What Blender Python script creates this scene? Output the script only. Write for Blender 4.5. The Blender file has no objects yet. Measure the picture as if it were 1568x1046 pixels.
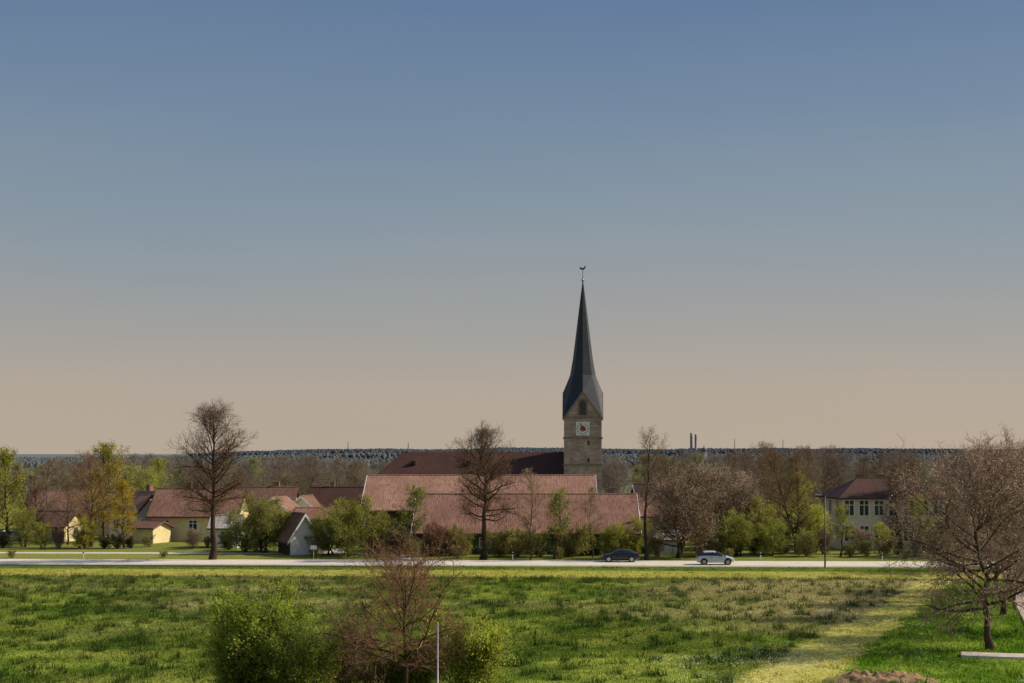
import bpy, math, numpy as np, random
from mathutils import Vector
random.seed(7)
scene=bpy.context.scene
F=2178.0; H=12.0
def X(u,d): return (u-784)/F*d
def Z(v,d): return H-(v-700)/F*d
AZ=math.radians(78); EL=math.radians(36)

# ---------------------------------------------------------------- materials
def newmat(name):
    m=bpy.data.materials.new(name); m.use_nodes=True
    nt=m.node_tree; nt.nodes.clear()
    return m,nt
def N(nt,t,**kw):
    n=nt.nodes.new(t)
    for k,v in kw.items():
        if k in n.inputs: n.inputs[k].default_value=v
        else: setattr(n,k,v)
    return n
def mixc(nt,fac,a,b,blend='MIX'):
    n=nt.nodes.new('ShaderNodeMix'); n.data_type='RGBA'; n.blend_type=blend
    for i,v in ((0,fac),(6,a),(7,b)):
        if hasattr(v,'is_linked') or hasattr(v,'links'): nt.links.new(v,n.inputs[i])
        else: n.inputs[i].default_value=v if i==0 else (*v,1)
    return n.outputs[2]
def noise_mat(name,c1,c2,scale=1.0,rough=0.85,c3=None,scale2=8,bump=0.0,metal=0,stretch=(1,1,1),coord='Object',spec=0.3):
    m,nt=newmat(name)
    out=N(nt,'ShaderNodeOutputMaterial'); b=N(nt,'ShaderNodeBsdfPrincipled')
    b.inputs['Roughness'].default_value=rough; b.inputs['Metallic'].default_value=metal
    b.inputs['Specular IOR Level'].default_value=spec
    tc=N(nt,'ShaderNodeTexCoord'); mp=N(nt,'ShaderNodeMapping'); mp.inputs['Scale'].default_value=stretch
    nt.links.new(tc.outputs[coord],mp.inputs[0])
    n1=N(nt,'ShaderNodeTexNoise',Scale=scale,Detail=6.0); nt.links.new(mp.outputs[0],n1.inputs['Vector'])
    r=N(nt,'ShaderNodeMapRange'); r.inputs[1].default_value=.35; r.inputs[2].default_value=.65
    nt.links.new(n1.outputs[0],r.inputs[0])
    col=mixc(nt,r.outputs[0],c1,c2)
    n2=N(nt,'ShaderNodeTexNoise',Scale=scale2,Detail=4.0); nt.links.new(mp.outputs[0],n2.inputs['Vector'])
    if c3:
        r2=N(nt,'ShaderNodeMapRange'); r2.inputs[1].default_value=.5; r2.inputs[2].default_value=.7
        nt.links.new(n2.outputs[0],r2.inputs[0]); col=mixc(nt,r2.outputs[0],col,c3)
    nt.links.new(col,b.inputs['Base Color'])
    if bump:
        bp=N(nt,'ShaderNodeBump',Strength=bump,Distance=0.05); nt.links.new(n2.outputs[0],bp.inputs['Height']); nt.links.new(bp.outputs[0],b.inputs['Normal'])
    nt.links.new(b.outputs[0],out.inputs[0])
    return m
def plant_mat(name,c1,c2,transl=0.0,clump=0.6):
    """colour = island variation * clump noise * object tint, optional distance haze in object alpha"""
    m,nt=newmat(name)
    out=N(nt,'ShaderNodeOutputMaterial')
    g=N(nt,'ShaderNodeNewGeometry'); oi=N(nt,'ShaderNodeObjectInfo'); tc=N(nt,'ShaderNodeTexCoord')
    col=mixc(nt,g.outputs['Random Per Island'],c1,c2)
    n1=N(nt,'ShaderNodeTexNoise',Scale=0.55,Detail=3.0); nt.links.new(tc.outputs['Object'],n1.inputs['Vector'])
    r=N(nt,'ShaderNodeMapRange'); r.inputs[1].default_value=.35; r.inputs[2].default_value=.65; r.inputs[3].default_value=clump; r.inputs[4].default_value=1.25
    nt.links.new(n1.outputs[0],r.inputs[0])
    vm=N(nt,'ShaderNodeVectorMath',operation='SCALE'); nt.links.new(col,vm.inputs[0]); nt.links.new(r.outputs[0],vm.inputs['Scale'])
    vm2=N(nt,'ShaderNodeVectorMath',operation='MULTIPLY'); nt.links.new(vm.outputs[0],vm2.inputs[0]); nt.links.new(oi.outputs['Color'],vm2.inputs[1])
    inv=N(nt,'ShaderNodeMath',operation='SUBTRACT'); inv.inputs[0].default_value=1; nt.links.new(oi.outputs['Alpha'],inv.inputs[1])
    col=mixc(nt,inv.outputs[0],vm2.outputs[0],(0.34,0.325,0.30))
    d=N(nt,'ShaderNodeBsdfDiffuse'); nt.links.new(col,d.inputs[0])
    if transl>0:
        t=N(nt,'ShaderNodeBsdfTranslucent'); nt.links.new(col,t.inputs[0])
        mx=N(nt,'ShaderNodeMixShader',Fac=transl); nt.links.new(d.outputs[0],mx.inputs[1]); nt.links.new(t.outputs[0],mx.inputs[2])
        nt.links.new(mx.outputs[0],out.inputs[0])
    else: nt.links.new(d.outputs[0],out.inputs[0])
    return m
BARK=plant_mat('bark',(0.075,0.055,0.042),(0.12,0.09,0.07))
TWIG=plant_mat('twigs',(0.17,0.12,0.085),(0.36,0.27,0.19))
TWIGR=plant_mat('twigs_reddish',(0.20,0.125,0.095),(0.38,0.26,0.20))
LEAF=plant_mat('spring_leaves',(0.36,0.39,0.05),(0.68,0.67,0.12),0.5,.65)
LEAFD=plant_mat('olive_leaves',(0.24,0.26,0.055),(0.50,0.49,0.10),0.5,.6)
BUD=plant_mat('buds',(0.50,0.38,0.29),(0.76,0.62,0.52),0.4)
BLOS=plant_mat('blossom',(0.58,0.47,0.37),(0.82,0.74,0.64),0.4,0.7)
DARKL=plant_mat('dark_evergreen',(0.06,0.075,0.03),(0.13,0.14,0.05),0.4)

# ---------------------------------------------------------------- mesh utils
def mk(name,verts,faces,mats,mi=None,smooth=False,parent=None,cols=None,link=True):
    me=bpy.data.meshes.new(name)
    verts=np.asarray(verts,dtype=np.float32)
    if isinstance(faces,np.ndarray):
        nf,k=faces.shape
        me.vertices.add(len(verts)); me.vertices.foreach_set('co',verts.ravel())
        me.loops.add(nf*k); me.loops.foreach_set('vertex_index',faces.astype(np.int32).ravel())
        me.polygons.add(nf); me.polygons.foreach_set('loop_start',np.arange(0,nf*k,k,dtype=np.int32))
    else:
        me.from_pydata([tuple(map(float,v)) for v in verts],[],faces)
    if not isinstance(mats,(list,tuple)): mats=[mats]
    for m in mats: me.materials.append(m)
    if mi is not None: me.polygons.foreach_set('material_index',np.asarray(mi,dtype=np.int32))
    if smooth: me.polygons.foreach_set('use_smooth',np.ones(len(me.polygons),dtype=bool))
    if cols is not None:
        a=me.color_attributes.new('land','FLOAT_COLOR','POINT')
        c=np.ones((len(verts),4),dtype=np.float32); c[:,:3]=cols; a.data.foreach_set('color',c.ravel())
    me.update(calc_edges=True); me.validate()
    if not link: return me
    ob=bpy.data.objects.new(name,me); scene.collection.objects.link(ob)
    if parent: ob.parent=parent
    return ob
def empty(name,loc=(0,0,0),rz=0):
    e=bpy.data.objects.new(name,None); e.location=loc; e.rotation_euler=(0,0,rz); scene.collection.objects.link(e); e.empty_display_size=.5
    return e
BF=[(0,1,3,2),(4,6,7,5),(0,4,5,1),(2,3,7,6),(0,2,6,4),(1,5,7,3)]
def box(name,c,s,mat,parent=None,bev=0):
    v=[(c[0]+s[0]/2*a,c[1]+s[1]/2*b,c[2]+s[2]/2*d) for a in(-1,1) for b in(-1,1) for d in(-1,1)]
    ob=mk(name,v,BF,mat,parent=parent)
    if bev:
        b=ob.modifiers.new('b','BEVEL'); b.width=bev; b.segments=2
    return ob
def boxes(name,lst,mat,parent=None):
    V=[];Fc=[]
    for c,s in lst:
        o=len(V)
        V+=[(c[0]+s[0]/2*a,c[1]+s[1]/2*b,c[2]+s[2]/2*d) for a in(-1,1) for b in(-1,1) for d in(-1,1)]
        Fc+=[tuple(i+o for i in f) for f in BF]
    return mk(name,V,Fc,mat,parent=parent) if V else None
def lathe(name,prof,mat,parent=None,n=24,loc=(0,0,0),smooth=True,axis='z'):
    V=[];Fc=[]
    for r,z in prof:
        for i in range(n):
            a=2*math.pi*i/n
            p=(r*math.cos(a),r*math.sin(a),z) if axis=='z' else (r*math.cos(a),z,r*math.sin(a))
            V.append((p[0]+loc[0],p[1]+loc[1],p[2]+loc[2]))
    for j in range(len(prof)-1):
        for i in range(n):
            Fc.append((j*n+i,j*n+(i+1)%n,(j+1)*n+(i+1)%n,(j+1)*n+i))
    Fc.append(tuple(range(n))); Fc.append(tuple((len(prof)-1)*n+i for i in range(n)))
    return mk(name,V,Fc,mat,smooth=smooth,parent=parent)

# ---------------------------------------------------------------- plants
def unit(v): return v/np.maximum(np.linalg.norm(v,axis=-1,keepdims=True),1e-9)
def tubes(P,R,n,rng):
    Nn,k,_=P.shape
    T=np.zeros_like(P); T[:,1:-1]=P[:,2:]-P[:,:-2]; T[:,0]=P[:,1]-P[:,0]; T[:,-1]=P[:,-1]-P[:,-2]; T=unit(T)
    ref=unit(rng.normal(size=(Nn,1,3)))
    A=unit(np.cross(T,ref)); B=np.cross(T,A)
    th=np.arange(n)*2*math.pi/n
    V=P[:,:,None,:]+R[:,:,None,None]*(A[:,:,None,:]*np.cos(th)[None,None,:,None]+B[:,:,None,:]*np.sin(th)[None,None,:,None])
    idx=np.arange(Nn*k*n).reshape(Nn,k,n)
    a=idx[:,:-1,:]; b=np.roll(idx,-1,axis=2)[:,:-1,:]; c=np.roll(idx,-1,axis=2)[:,1:,:]; d=idx[:,1:,:]
    return V.reshape(-1,3),np.stack([a,b,c,d],-1).reshape(-1,4)
def grow(P,R,m,t0,t1,Lf,ang,up,k,jit,rng,rf=.6,rmin=.01):
    Nn,kp,_=P.shape
    t=t0+(t1-t0)*(np.arange(m)[None,:]+rng.random((Nn,m)))/m
    u=t*(kp-1); i=np.minimum(u.astype(int),kp-2); f=(u-i)[...,None]
    I=np.arange(Nn)[:,None]
    pos=P[I,i]*(1-f)+P[I,i+1]*f
    d=unit(P[I,i+1]-P[I,i]); r=R[I,i]*(1-f[...,0])+R[I,i+1]*f[...,0]
    az=rng.random((Nn,1))*6.28+np.arange(m)[None,:]*2.4+rng.normal(size=(Nn,m))*.4
    ref=np.where(np.abs(d[...,2:3])>.9,np.array([1.,0,0]),np.array([0,0,1.]))
    A=unit(np.cross(d,ref)); B=np.cross(d,A)
    perp=A*np.cos(az)[...,None]+B*np.sin(az)[...,None]
    an=np.radians(ang(t) if callable(ang) else ang)+rng.normal(size=(Nn,m))*.16
    dr=unit(d*np.cos(an)[...,None]+perp*np.sin(an)[...,None])
    plen=np.linalg.norm(np.diff(P,axis=1),axis=2).sum(1)[:,None]
    L=Lf(t,plen)*(.65+.55*rng.random((Nn,m)))
    pos=pos.reshape(-1,3); dr=dr.reshape(-1,3); L=L.reshape(-1); r=r.reshape(-1)
    C=[pos]
    st=(L/(k-1))[:,None]
    for j in range(k-1):
        dr=unit(dr+np.array([0,0,up])/(k-1)+rng.normal(size=dr.shape)*jit)
        C.append(C[-1]+dr*st)
    C=np.stack(C,1)
    rb=np.maximum(np.minimum(r*rf,L*.03+.004),rmin)
    Rr=rb[:,None]*np.linspace(1,.35,k)[None,:]; Rr=np.maximum(Rr,rmin*.6)
    return C,Rr
def leaves(Q,cnt,size,spread,rng):
    Nn,k,_=Q.shape
    i=rng.integers(0,Nn,cnt); j=rng.integers(0,k-1,cnt); f=rng.random((cnt,1))
    c=Q[i,j]*(1-f)+Q[i,j+1]*f+rng.normal(size=(cnt,3))*spread
    a=unit(rng.normal(size=(cnt,3))); b=unit(np.cross(a,rng.normal(size=(cnt,3))))
    s=size*(.6+.8*rng.random((cnt,1)))
    V=np.stack([c+a*s,c+b*s*.6,c-a*s,c-b*s*.6],1).reshape(-1,3)
    return V,np.arange(cnt*4).reshape(-1,4)
def plant(name,seed,h,R0,r0,t0,prof,n,ang1=(75,25),up=.35,stems=1,spread=0,leaf=None,twig=.014,twm=None,wob=.012,lean=(0,0),jit=.12):
    rng=np.random.default_rng(seed)
    k0=12; tt=np.linspace(0,1,k0)
    d0=np.zeros((stems,3)); a=rng.random(stems)*6.28 if stems>1 else np.zeros(1)
    sp=spread*(.3+.7*rng.random(stems))
    d0[:,0]=np.sin(sp)*np.cos(a)+lean[0]; d0[:,1]=np.sin(sp)*np.sin(a)+lean[1]; d0[:,2]=1
    d0=unit(d0)*(h*(1 if stems==1 else 1-.3*rng.random(stems)))[...,None] if stems>1 else unit(d0)*h
    P=d0[:,None,:]*tt[None,:,None]
    w=np.cumsum(rng.normal(size=(stems,k0,3))*wob*h,axis=1); w[...,2]*=.2; w-=w[:,:1]
    P=P+w; P[:,0,2]-=.3
    if stems>1: P[:,:,:2]+=rng.normal(size=(stems,1,2))*.12*R0
    R=r0*(1-.88*tt[None,:]**.8)*np.ones((stems,1)); R[:,0]*=1.5
    parts=[];
    parts.append((*tubes(P,R,8,rng),0))
    pr=lambda t: np.interp((t-t0)/(1-t0),*zip(*prof))
    an=lambda t: ang1[0]+(ang1[1]-ang1[0])*(t-t0)/(1-t0)
    P1,R1=grow(P,R,n[0],t0,.99,lambda t,L:R0*pr(t),an,up,8,jit*.8,rng,rf=.62,rmin=.025)
    parts.append((*tubes(P1,R1,5,rng),0))
    P2,R2=grow(P1,R1,n[1],.15,1,lambda t,L:L*(.55-.25*t),46,up*.6,6,jit,rng,rf=.6,rmin=.018)
    parts.append((*tubes(P2,R2,4,rng),1))
    P3,R3=grow(P2,R2,n[2],.15,1,lambda t,L:L*(.6-.2*t)+.12,44,up*.5,4,jit,rng,rf=.6,rmin=twig)
    parts.append((*tubes(P3,R3,3,rng),1))
    Q=P3
    if n[3]>0:
        P4,R4=grow(P3,R3,n[3],.2,1,lambda t,L:L*.6+.12,42,up*.4,3,jit,rng,rf=.7,rmin=twig*.8)
        parts.append((*tubes(P4,R4,3,rng),1)); Q=P4
    mats=[BARK,twm or TWIG]
    if leaf:
        cnt,size,spd,lm=leaf
        parts.append((*leaves(Q,cnt,size,spd,rng),2)); mats.append(lm)
    V=[];Fa=[];M=[];o=0
    for v,f,m in parts:
        V.append(v);Fa.append(f+o);M.append(np.full(len(f),m));o+=len(v)
    return mk(name,np.concatenate(V),np.concatenate(Fa),mats,np.concatenate(M),link=False)
def put(name,me,u,d,s=1,rz=0,tint=(1,1,1),haze=0,sx=1,parent=None,x=None):
    ob=bpy.data.objects.new(name,me); scene.collection.objects.link(ob)
    ob.location=(X(u,d) if x is None else x,d,0); ob.scale=(s*sx,s*sx,s); ob.rotation_euler=(0,0,rz); ob.color=(*tint,1-haze)
    if parent: ob.parent=parent
    return ob

OV=[(0,.7),(.2,.95),(.5,1),(.75,.8),(1,.4)]
RD=[(0,.8),(.4,1),(.7,.85),(1,.45)]
NR=[(0,.8),(.5,1),(1,.5)]
lime1=plant('lime_mesh_a',12,16.2,4.8,.38,.30,OV,(44,9,6,3),(88,30),.42,jit=.13,wob=.006,twig=.013)
lime2=plant('lime_mesh_b',23,14.2,4.1,.36,.30,OV,(42,9,6,3),(85,30),.42,wob=.014,jit=.13,twig=.013)
tall3=plant('tall_mesh',31,14.4,2.8,.24,.42,[(0,.6),(.6,1),(1,.8)],(16,9,5,1),(55,20),.4)
spread4=plant('spread_mesh',43,10,5.0,.22,.18,RD,(30,8,6,2),(75,28),.3,leaf=(8500,.07,.12,BLOS),stems=3,spread=.4)
big5=plant('avenue_mesh_a',53,9.9,6.2,.24,.24,RD,(36,10,6,2),(88,30),.26,leaf=(14000,.042,.07,BUD),twm=TWIGR,lean=(-.06,0),wob=.02,jit=.16)
big6=plant('avenue_mesh_b',59,9.8,5.6,.21,.26,RD,(34,10,6,2),(85,30),.26,leaf=(13000,.042,.07,BUD),twm=TWIGR,lean=(-.12,0),wob=.02,jit=.16)
young=plant('young_mesh',61,11,2.6,.11,.25,NR,(24,7,5,1),(62,20),.4,leaf=(1200,.05,.08,BUD))
poll=plant('pollard_mesh',67,8,2.5,.20,.38,RD,(22,7,5,0),(80,25),.5,leaf=(3400,.085,.14,LEAFD),wob=.02)
bareA=plant('bare_mesh_a',71,13,4.6,.24,.2,RD,(30,8,5,2),(75,25),.35,jit=.15)
bareB=plant('bare_mesh_b',73,13,3.6,.20,.15,OV,(30,8,5,2),(62,20),.35,stems=2,spread=.25,jit=.15)
leafA=plant('leafy_mesh_a',83,10,3.8,.18,.15,RD,(22,8,5,0),(75,25),.3,stems=3,spread=.35,leaf=(8500,.095,.20,LEAF),jit=.15)
leafB=plant('leafy_mesh_b',89,12,3.6,.2,.15,OV,(30,8,5,0),(68,22),.3,leaf=(6500,.095,.20,LEAF),jit=.15)
oliveA=plant('olive_mesh_a',97,7,3.4,.12,.05,RD,(9,8,6,0),(65,30),.25,stems=6,spread=.65,leaf=(12500,.085,.16,LEAFD),jit=.16)
oliveB=plant('olive_mesh_b',101,6,3.2,.1,.05,RD,(9,8,6,0),(65,30),.2,stems=6,spread=.75,leaf=(11000,.085,.16,LEAFD),jit=.18)
scrub=plant('scrub_mesh',103,3,1.8,.05,.03,RD,(8,7,5,0),(60,30),.3,stems=7,spread=.8,leaf=(3500,.065,.1,LEAFD))
scrubR=plant('scrub_red_mesh',107,3.5,1.6,.05,.03,RD,(8,7,5,1),(50,25),.4,stems=7,spread=.5,leaf=(900,.05,.05,BUD),twm=TWIGR)
everg=plant('evergreen_mesh',109,4,1.6,.07,.03,RD,(9,8,6,0),(60,30),.2,stems=6,spread=.6,leaf=(7000,.09,.12,DARKL))

# hero trees along the road
put('lime_tree',lime1,325,165,rz=.5,tint=(.6,.53,.48))
put('lime_tree',lime2,739,166,rz=2.1,tint=(.64,.56,.51))
put('ash_tree',tall3,990,166,rz=1.0,tint=(.85,.8,.74))
put('blossoming_tree',spread4,1045,170,1.0,rz=.3,tint=(.76,.7,.64))
put('young_tree',young,812,166,.9,rz=.3,tint=(1.1,1,.9))
put('pollard_tree',poll,850,167,.88,rz=1.3,tint=(.75,.8,.75))
put('young_tree',young,908,170,.72,rz=2.3,tint=(1.1,1.1,.8))
put('pollard_tree',poll,636,170,.92,rz=3.3,tint=(.7,.75,.7))
av=[(1519,88.5,big5,1.0,.2),(1536,108,big6,1.05,1.1),(1549,118,big5,1.0,2.0),(1566,127,big6,1.05,3.3),(1600,96,big6,1.0,4.2),(1538,150,big5,.95,.9),(1455,188,bareA,.8,3.9),(1500,172,big6,.9,2.9)]
for u,d,me,s,rz in av: put('avenue_tree',me,u,d,s,rz,tint=(.95,.92,.88))
# village trees
G=(1,1,1); BR=(.9,.84,.78)
vt=[(8,195,leafB,1.0,(.75,.75,.6)),(50,200,bareB,.75,BR),(75,215,young,1.0,BR),(104,195,bareA,.6,BR),(140,190,bareA,.88,(1.15,.95,.7)),(160,200,leafB,1.06,(.8,.68,.45)),(190,188,leafB,.68,(.95,.72,.45)),
(215,235,leafA,1.0,(.9,.95,.7)),(240,250,leafB,.9,(.8,.85,.6)),(35,190,leafA,.5,G),(130,186,leafA,.4,(1,.95,.6)),(66,186,leafA,.33,(.9,.95,.6)),
(430,260,bareA,.85,BR),(470,265,bareB,.9,BR),(515,262,bareA,.8,BR),(555,258,bareB,.85,BR),
(945,212,leafA,.6,(1,1.1,.8)),(1025,200,bareA,.85,BR),(1085,185,spread4,.95,(.82,.76,.7)),(1118,188,spread4,.9,(.95,.9,.84)),(1140,230,bareA,.9,BR),(1160,185,leafA,.66,(.85,.9,.6)),(1185,200,bareB,.9,(.95,.9,.78)),
(1212,178,bareB,.95,(1,.95,.7)),(1224,195,leafB,.75,(.85,.9,.55)),(1247,178,leafA,.58,(1.05,1.1,.7)),(1287,172,poll,.66,(.9,.95,.7)),(1314,176,spread4,.30,(1,.95,.9)),(1347,178,leafA,.36,(.9,.95,.7)),
(1384,184,bareB,.88,BR),(1402,172,poll,.8,(.9,.95,.8)),(1424,178,leafA,.42,(.9,.95,.65)),(1265,228,bareA,.95,BR),(1240,235,bareB,1.0,BR),(1175,240,bareA,1.0,BR),(1110,245,bareB,.95,BR),(1330,240,bareB,.95,BR),(1400,232,bareA,.9,BR),
(292,186,spread4,.24,(.9,.85,.75)),(1070,178,leafA,.42,(.85,.9,.6)),(1448,190,leafA,.7,(.85,.88,.6)),(1130,172,oliveA,.7,(.9,.95,.8)),(1010,240,bareA,.85,BR)]
for i,(u,d,me,s,t) in enumerate(vt):
    nm={'bare':'bare_tree','leaf':'leafy_tree','spre':'blossoming_tree','poll':'pollard_tree','youn':'young_tree','oliv':'willow_shrub'}[me.name[:4]]
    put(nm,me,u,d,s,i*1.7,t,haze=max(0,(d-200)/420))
put('willow_shrub',oliveA,402,178,.92,.5,(.82,.86,.8)); put('willow_shrub',oliveB,375,180,.78,1.5,(.75,.8,.75)); put('willow_shrub',oliveB,438,181,.8,2.5,(.85,.9,.75))
put('willow_shrub',oliveA,535,172,.92,3.1,(.82,.84,.65)); put('willow_shrub',oliveB,505,175,.8,4.1,(.75,.77,.65)); put('willow_shrub',oliveB,568,176,.85,1.1,(.7,.72,.65))
for i,(u,d,me,s,t) in enumerate([(595,174,scrub,1,G),(610,172,everg,.8,G),(665,172,scrubR,1.1,(1.0,.8,.7)),(690,174,scrub,1.1,G),(715,173,scrub,.9,(1,1,.8)),(765,171,scrub,1.1,(1,1,.8)),(790,172,scrub,1.0,G),(830,171,scrub,1.0,(.8,.9,.8)),
 (872,172,scrub,1.2,(1,1,.8)),(895,174,everg,.7,G),(930,174,oliveA,.5,(.9,1,.7)),(962,176,oliveB,.65,(1,1.05,.7)),(985,178,oliveA,.6,G),(1010,171,scrub,.8,G),(1075,172,scrub,.9,G),(1100,173,oliveB,.55,(.9,1,.8)),(1155,176,everg,1.0,G),(1180,173,oliveB,.65,(.8,.9,.7)),
 (1200,176,everg,.8,G),(1235,172,oliveB,.5,G),(1262,176,scrubR,.8,(1,.9,.8)),(1300,171,scrub,.5,G),(1330,172,scrub,.6,(.8,.95,.7)),(1352,173,scrub,.7,G),(1375,175,everg,.5,G),(1410,171,scrub,.7,G),(1440,174,oliveB,.55,G),(1478,176,everg,.9,G),
 (160,186,everg,.45,G),(180,186,everg,.5,G),(200,187,everg,.4,G),(5,188,everg,.6,G),(90,187,scrubR,.7,G),(120,187,scrub,.8,G),(230,190,scrub,.5,G),(318,188,scrubR,.4,G),(350,184,everg,.6,G),(640,170,scrub,.7,G),(1510,180,oliveA,.7,G),(1550,178,oliveA,.8,G),
 (20,169,scrub,.3,G),(250,170,scrub,.25,G),(480,169,scrub,.4,G),(1120,167,scrub,.4,G),(1385,168,scrub,.35,G),(700,168,scrub,.5,G),(860,168,scrub,.45,G),(935,169,scrub,.4,G)]):
    put('shrub' if me!=everg else 'evergreen_shrub',me,u,d,s*.95,i*2.1,t)
# foreground tree and shrubs
fgt=plant('fg_tree_mesh',127,6.1,4.3,.16,.24,RD,(26,10,6,2),(80,38),.28,leaf=(3000,.024,.04,BUD),twm=TWIGR,twig=.008,jit=.16,wob=.008)
put('small_bare_tree',fgt,626,68.5,1,.4,(.85,.68,.58))
fg1=plant('fg_shrub_mesh_a',131,5.4,1.9,.05,.08,RD,(9,8,6,0),(50,22),.4,stems=9,spread=.5,leaf=(19000,.06,.10,LEAF),twig=.006)
fg2=plant('fg_shrub_mesh_b',137,4.2,2.1,.05,.05,RD,(9,8,6,0),(55,25),.35,stems=9,spread=.8,leaf=(17000,.055,.12,LEAF),twig=.006)
fg3=plant('fg_shrub_mesh_c',139,4.2,1.9,.05,.05,RD,(9,8,5,1),(50,22),.4,stems=8,spread=.6,leaf=(5500,.045,.08,LEAFD),twig=.006)
put('leafy_shrub',fg1,405,70,1.0,.2,(.68,.8,.65)); put('leafy_shrub',fg2,462,69,.95,1.2,(.64,.75,.62)); put('leafy_shrub',fg2,362,71,.85,2.2,(.68,.8,.65))
put('twiggy_shrub',fg3,515,71,.85,.5); put('twiggy_shrub',fg3,570,72,.66,2.5); put('leafy_shrub',fg2,700,71,.92,3.4,(.82,.93,.75)); put('leafy_shrub',fg1,742,71,.62,4.4,(.88,1,.8)); put('leafy_shrub',fg2,650,72,.62,5.4,(.6,.7,.55)); put('leafy_shrub',fg2,610,72.5,.55,5.4,(.5,.58,.45)); put('leafy_shrub',fg2,535,72.5,.6,.4,(.52,.62,.5))

# distant tree belt
belt=empty('distant_tree_belt')
rr=random.Random(5)
for i in range(600):
    d=rr.choice([rr.uniform(300,430),rr.uniform(330,500),rr.uniform(450,900)])
    u=rr.uniform(-60,1640)
    if d<350 and 540<u<970: continue
    me=rr.choice([bareA,bareB,bareA,bareB,bareA,leafA,leafB,young])
    green=rr.random()
    k=rr.uniform(.7,1.05)
    t=(.85*k,.79*k,.74*k) if me in(bareA,bareB,young) else (.65*(.7+.5*green),.68*(.7+.4*green),.6)
    s=rr.uniform(.58,.9)*(1.0+.12*(u>900))
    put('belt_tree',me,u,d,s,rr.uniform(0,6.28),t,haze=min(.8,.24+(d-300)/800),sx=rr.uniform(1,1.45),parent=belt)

# ---------------------------------------------------------------- land
def vno(x,y,s=0):
    xi=np.floor(x);yi=np.floor(y);fx=x-xi;fy=y-yi;fx=fx*fx*(3-2*fx);fy=fy*fy*(3-2*fy)
    def h(a,b):
        v=np.sin(a*127.1+b*311.7+s*74.7)*43758.5453; return v-np.floor(v)
    return (h(xi,yi)*(1-fx)+h(xi+1,yi)*fx)*(1-fy)+(h(xi,yi+1)*(1-fx)+h(xi+1,yi+1)*fx)*fy
def fbm(x,y,s=0):
    return (vno(x,y,s)+.5*vno(x*2.1,y*2.1,s+1)+.25*vno(x*4.3,y*4.3,s+2))/1.75
def sm(x,a,b):
    t=np.clip((x-a)/(b-a),0,1); return t*t*(3-2*t)
XC=([60,75.5,87,109,145],[8,14.5,19,29,44])
def land(x,y):
    s=y+.05*x
    n1=fbm(x*.045,y*.07,1); n2=fbm(x*.35,y*.3,4); n3=fbm(x*1.3,y*.9,9); n4=fbm(x*.16,y*.16,31)
    def C(*c): return np.array(c)[None,:]
    def mx(a,b,t): return a*(1-t[:,None])+b*t[:,None]
    c=mx(C(.12,.185,.025)+0*x[:,None],C(.29,.335,.06),sm(n2,.3,.7))
    c=c*(.78+.42*sm(n4,.3,.7))[:,None]
    mow=.5+.5*np.sin((y-.12*x)*.9+2.2*n4)            # faint mowing swaths along the field
    c=c*(.90+.20*mow)[:,None]
    dry=sm(n1*.9+.4*sm(x,-5,35)*sm(y,85,115)+.25*sm(s,110,140)*sm(n3,.3,.7),.5,.95)
    c=mx(c,C(.45,.385,.175),dry*.85)
    c=mx(c,C(.055,.10,.02),sm(n3,.60,.72)*.88)
    xc=np.interp(y,*XC); hw=np.interp(y,[75,87,109,145],[2.6,2.6,1.7,1.8])
    dd=np.abs(x-xc)+ (n3-.5)*1.6+(n2-.5)*1.2
    c=mx(c,mx(C(.12,.235,.02)+0*x[:,None],C(.27,.38,.05),sm(n2,.3,.7)),sm(x-xc,.5,2))
    c=mx(c,mx(C(.48,.48,.09)+0*x[:,None],C(.64,.56,.2),n2),1-sm(dd,hw*.75,hw*1.1))
    ss=s+(n2-.5)*.8
    c=mx(c,C(.06,.09,.025),sm(ss,140.6,141.2))
    c=mx(c,mx(C(.38,.41,.07)+0*x[:,None],C(.54,.48,.14),n2),sm(ss,142.4,143))
    c=mx(c,C(.15,.21,.04),sm(ss,150,151))
    c=mx(c,C(.06,.085,.03),sm(ss,153.6,154.2)*sm(-x,0,30))  # dark strip along the left verge: roadside shadow put into the ground colour
    c=mx(c,mx(C(.13,.18,.035)+0*x[:,None],C(.32,.31,.08),n1),sm(s,164,166))
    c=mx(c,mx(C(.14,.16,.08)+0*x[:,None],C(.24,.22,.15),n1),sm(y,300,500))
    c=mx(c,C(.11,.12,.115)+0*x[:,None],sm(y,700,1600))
    return c
def relief(x,y):
    s=y+.05*x
    m=(1-sm(s,138,141))*sm(y,40,60)
    return (fbm(x*.15,y*.15,3)-.5)*.35*m-.35*sm(s,140.5,141.5)*(1-sm(s,142,143))*(1-sm(np.abs(x),80,90))
def axis(lo,hi,st,ext):
    a=list(np.arange(lo,hi,st)); s=st; v=hi
    up=[]
    while v<ext: up.append(v); s*=1.18; v+=s
    up.append(ext); s=st; v=lo-st; dn=[]
    while v>-ext: dn.append(v); s*=1.18; v-=s
    dn.append(-ext)
    return np.array(dn[::-1]+a+up)
xs=axis(-72,72,.5,9000); ys=axis(60,172,.5,9000)
gx,gy=np.meshgrid(xs,ys); gx=gx.ravel();gy=gy.ravel()
nx=len(xs);ny=len(ys); idx=np.arange(nx*ny).reshape(ny,nx)
Q=np.stack([idx[:-1,:-1],idx[:-1,1:],idx[1:,1:],idx[1:,:-1]],-1).reshape(-1,4)
m,nt=newmat('field_soil_and_turf')
out=N(nt,'ShaderNodeOutputMaterial'); b=N(nt,'ShaderNodeBsdfDiffuse'); at=N(nt,'ShaderNodeAttribute',attribute_name='land')
tc=N(nt,'ShaderNodeTexCoord'); n1=N(nt,'ShaderNodeTexNoise',Scale=3.0,Detail=8.0); nt.links.new(tc.outputs['Object'],n1.inputs['Vector'])
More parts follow.
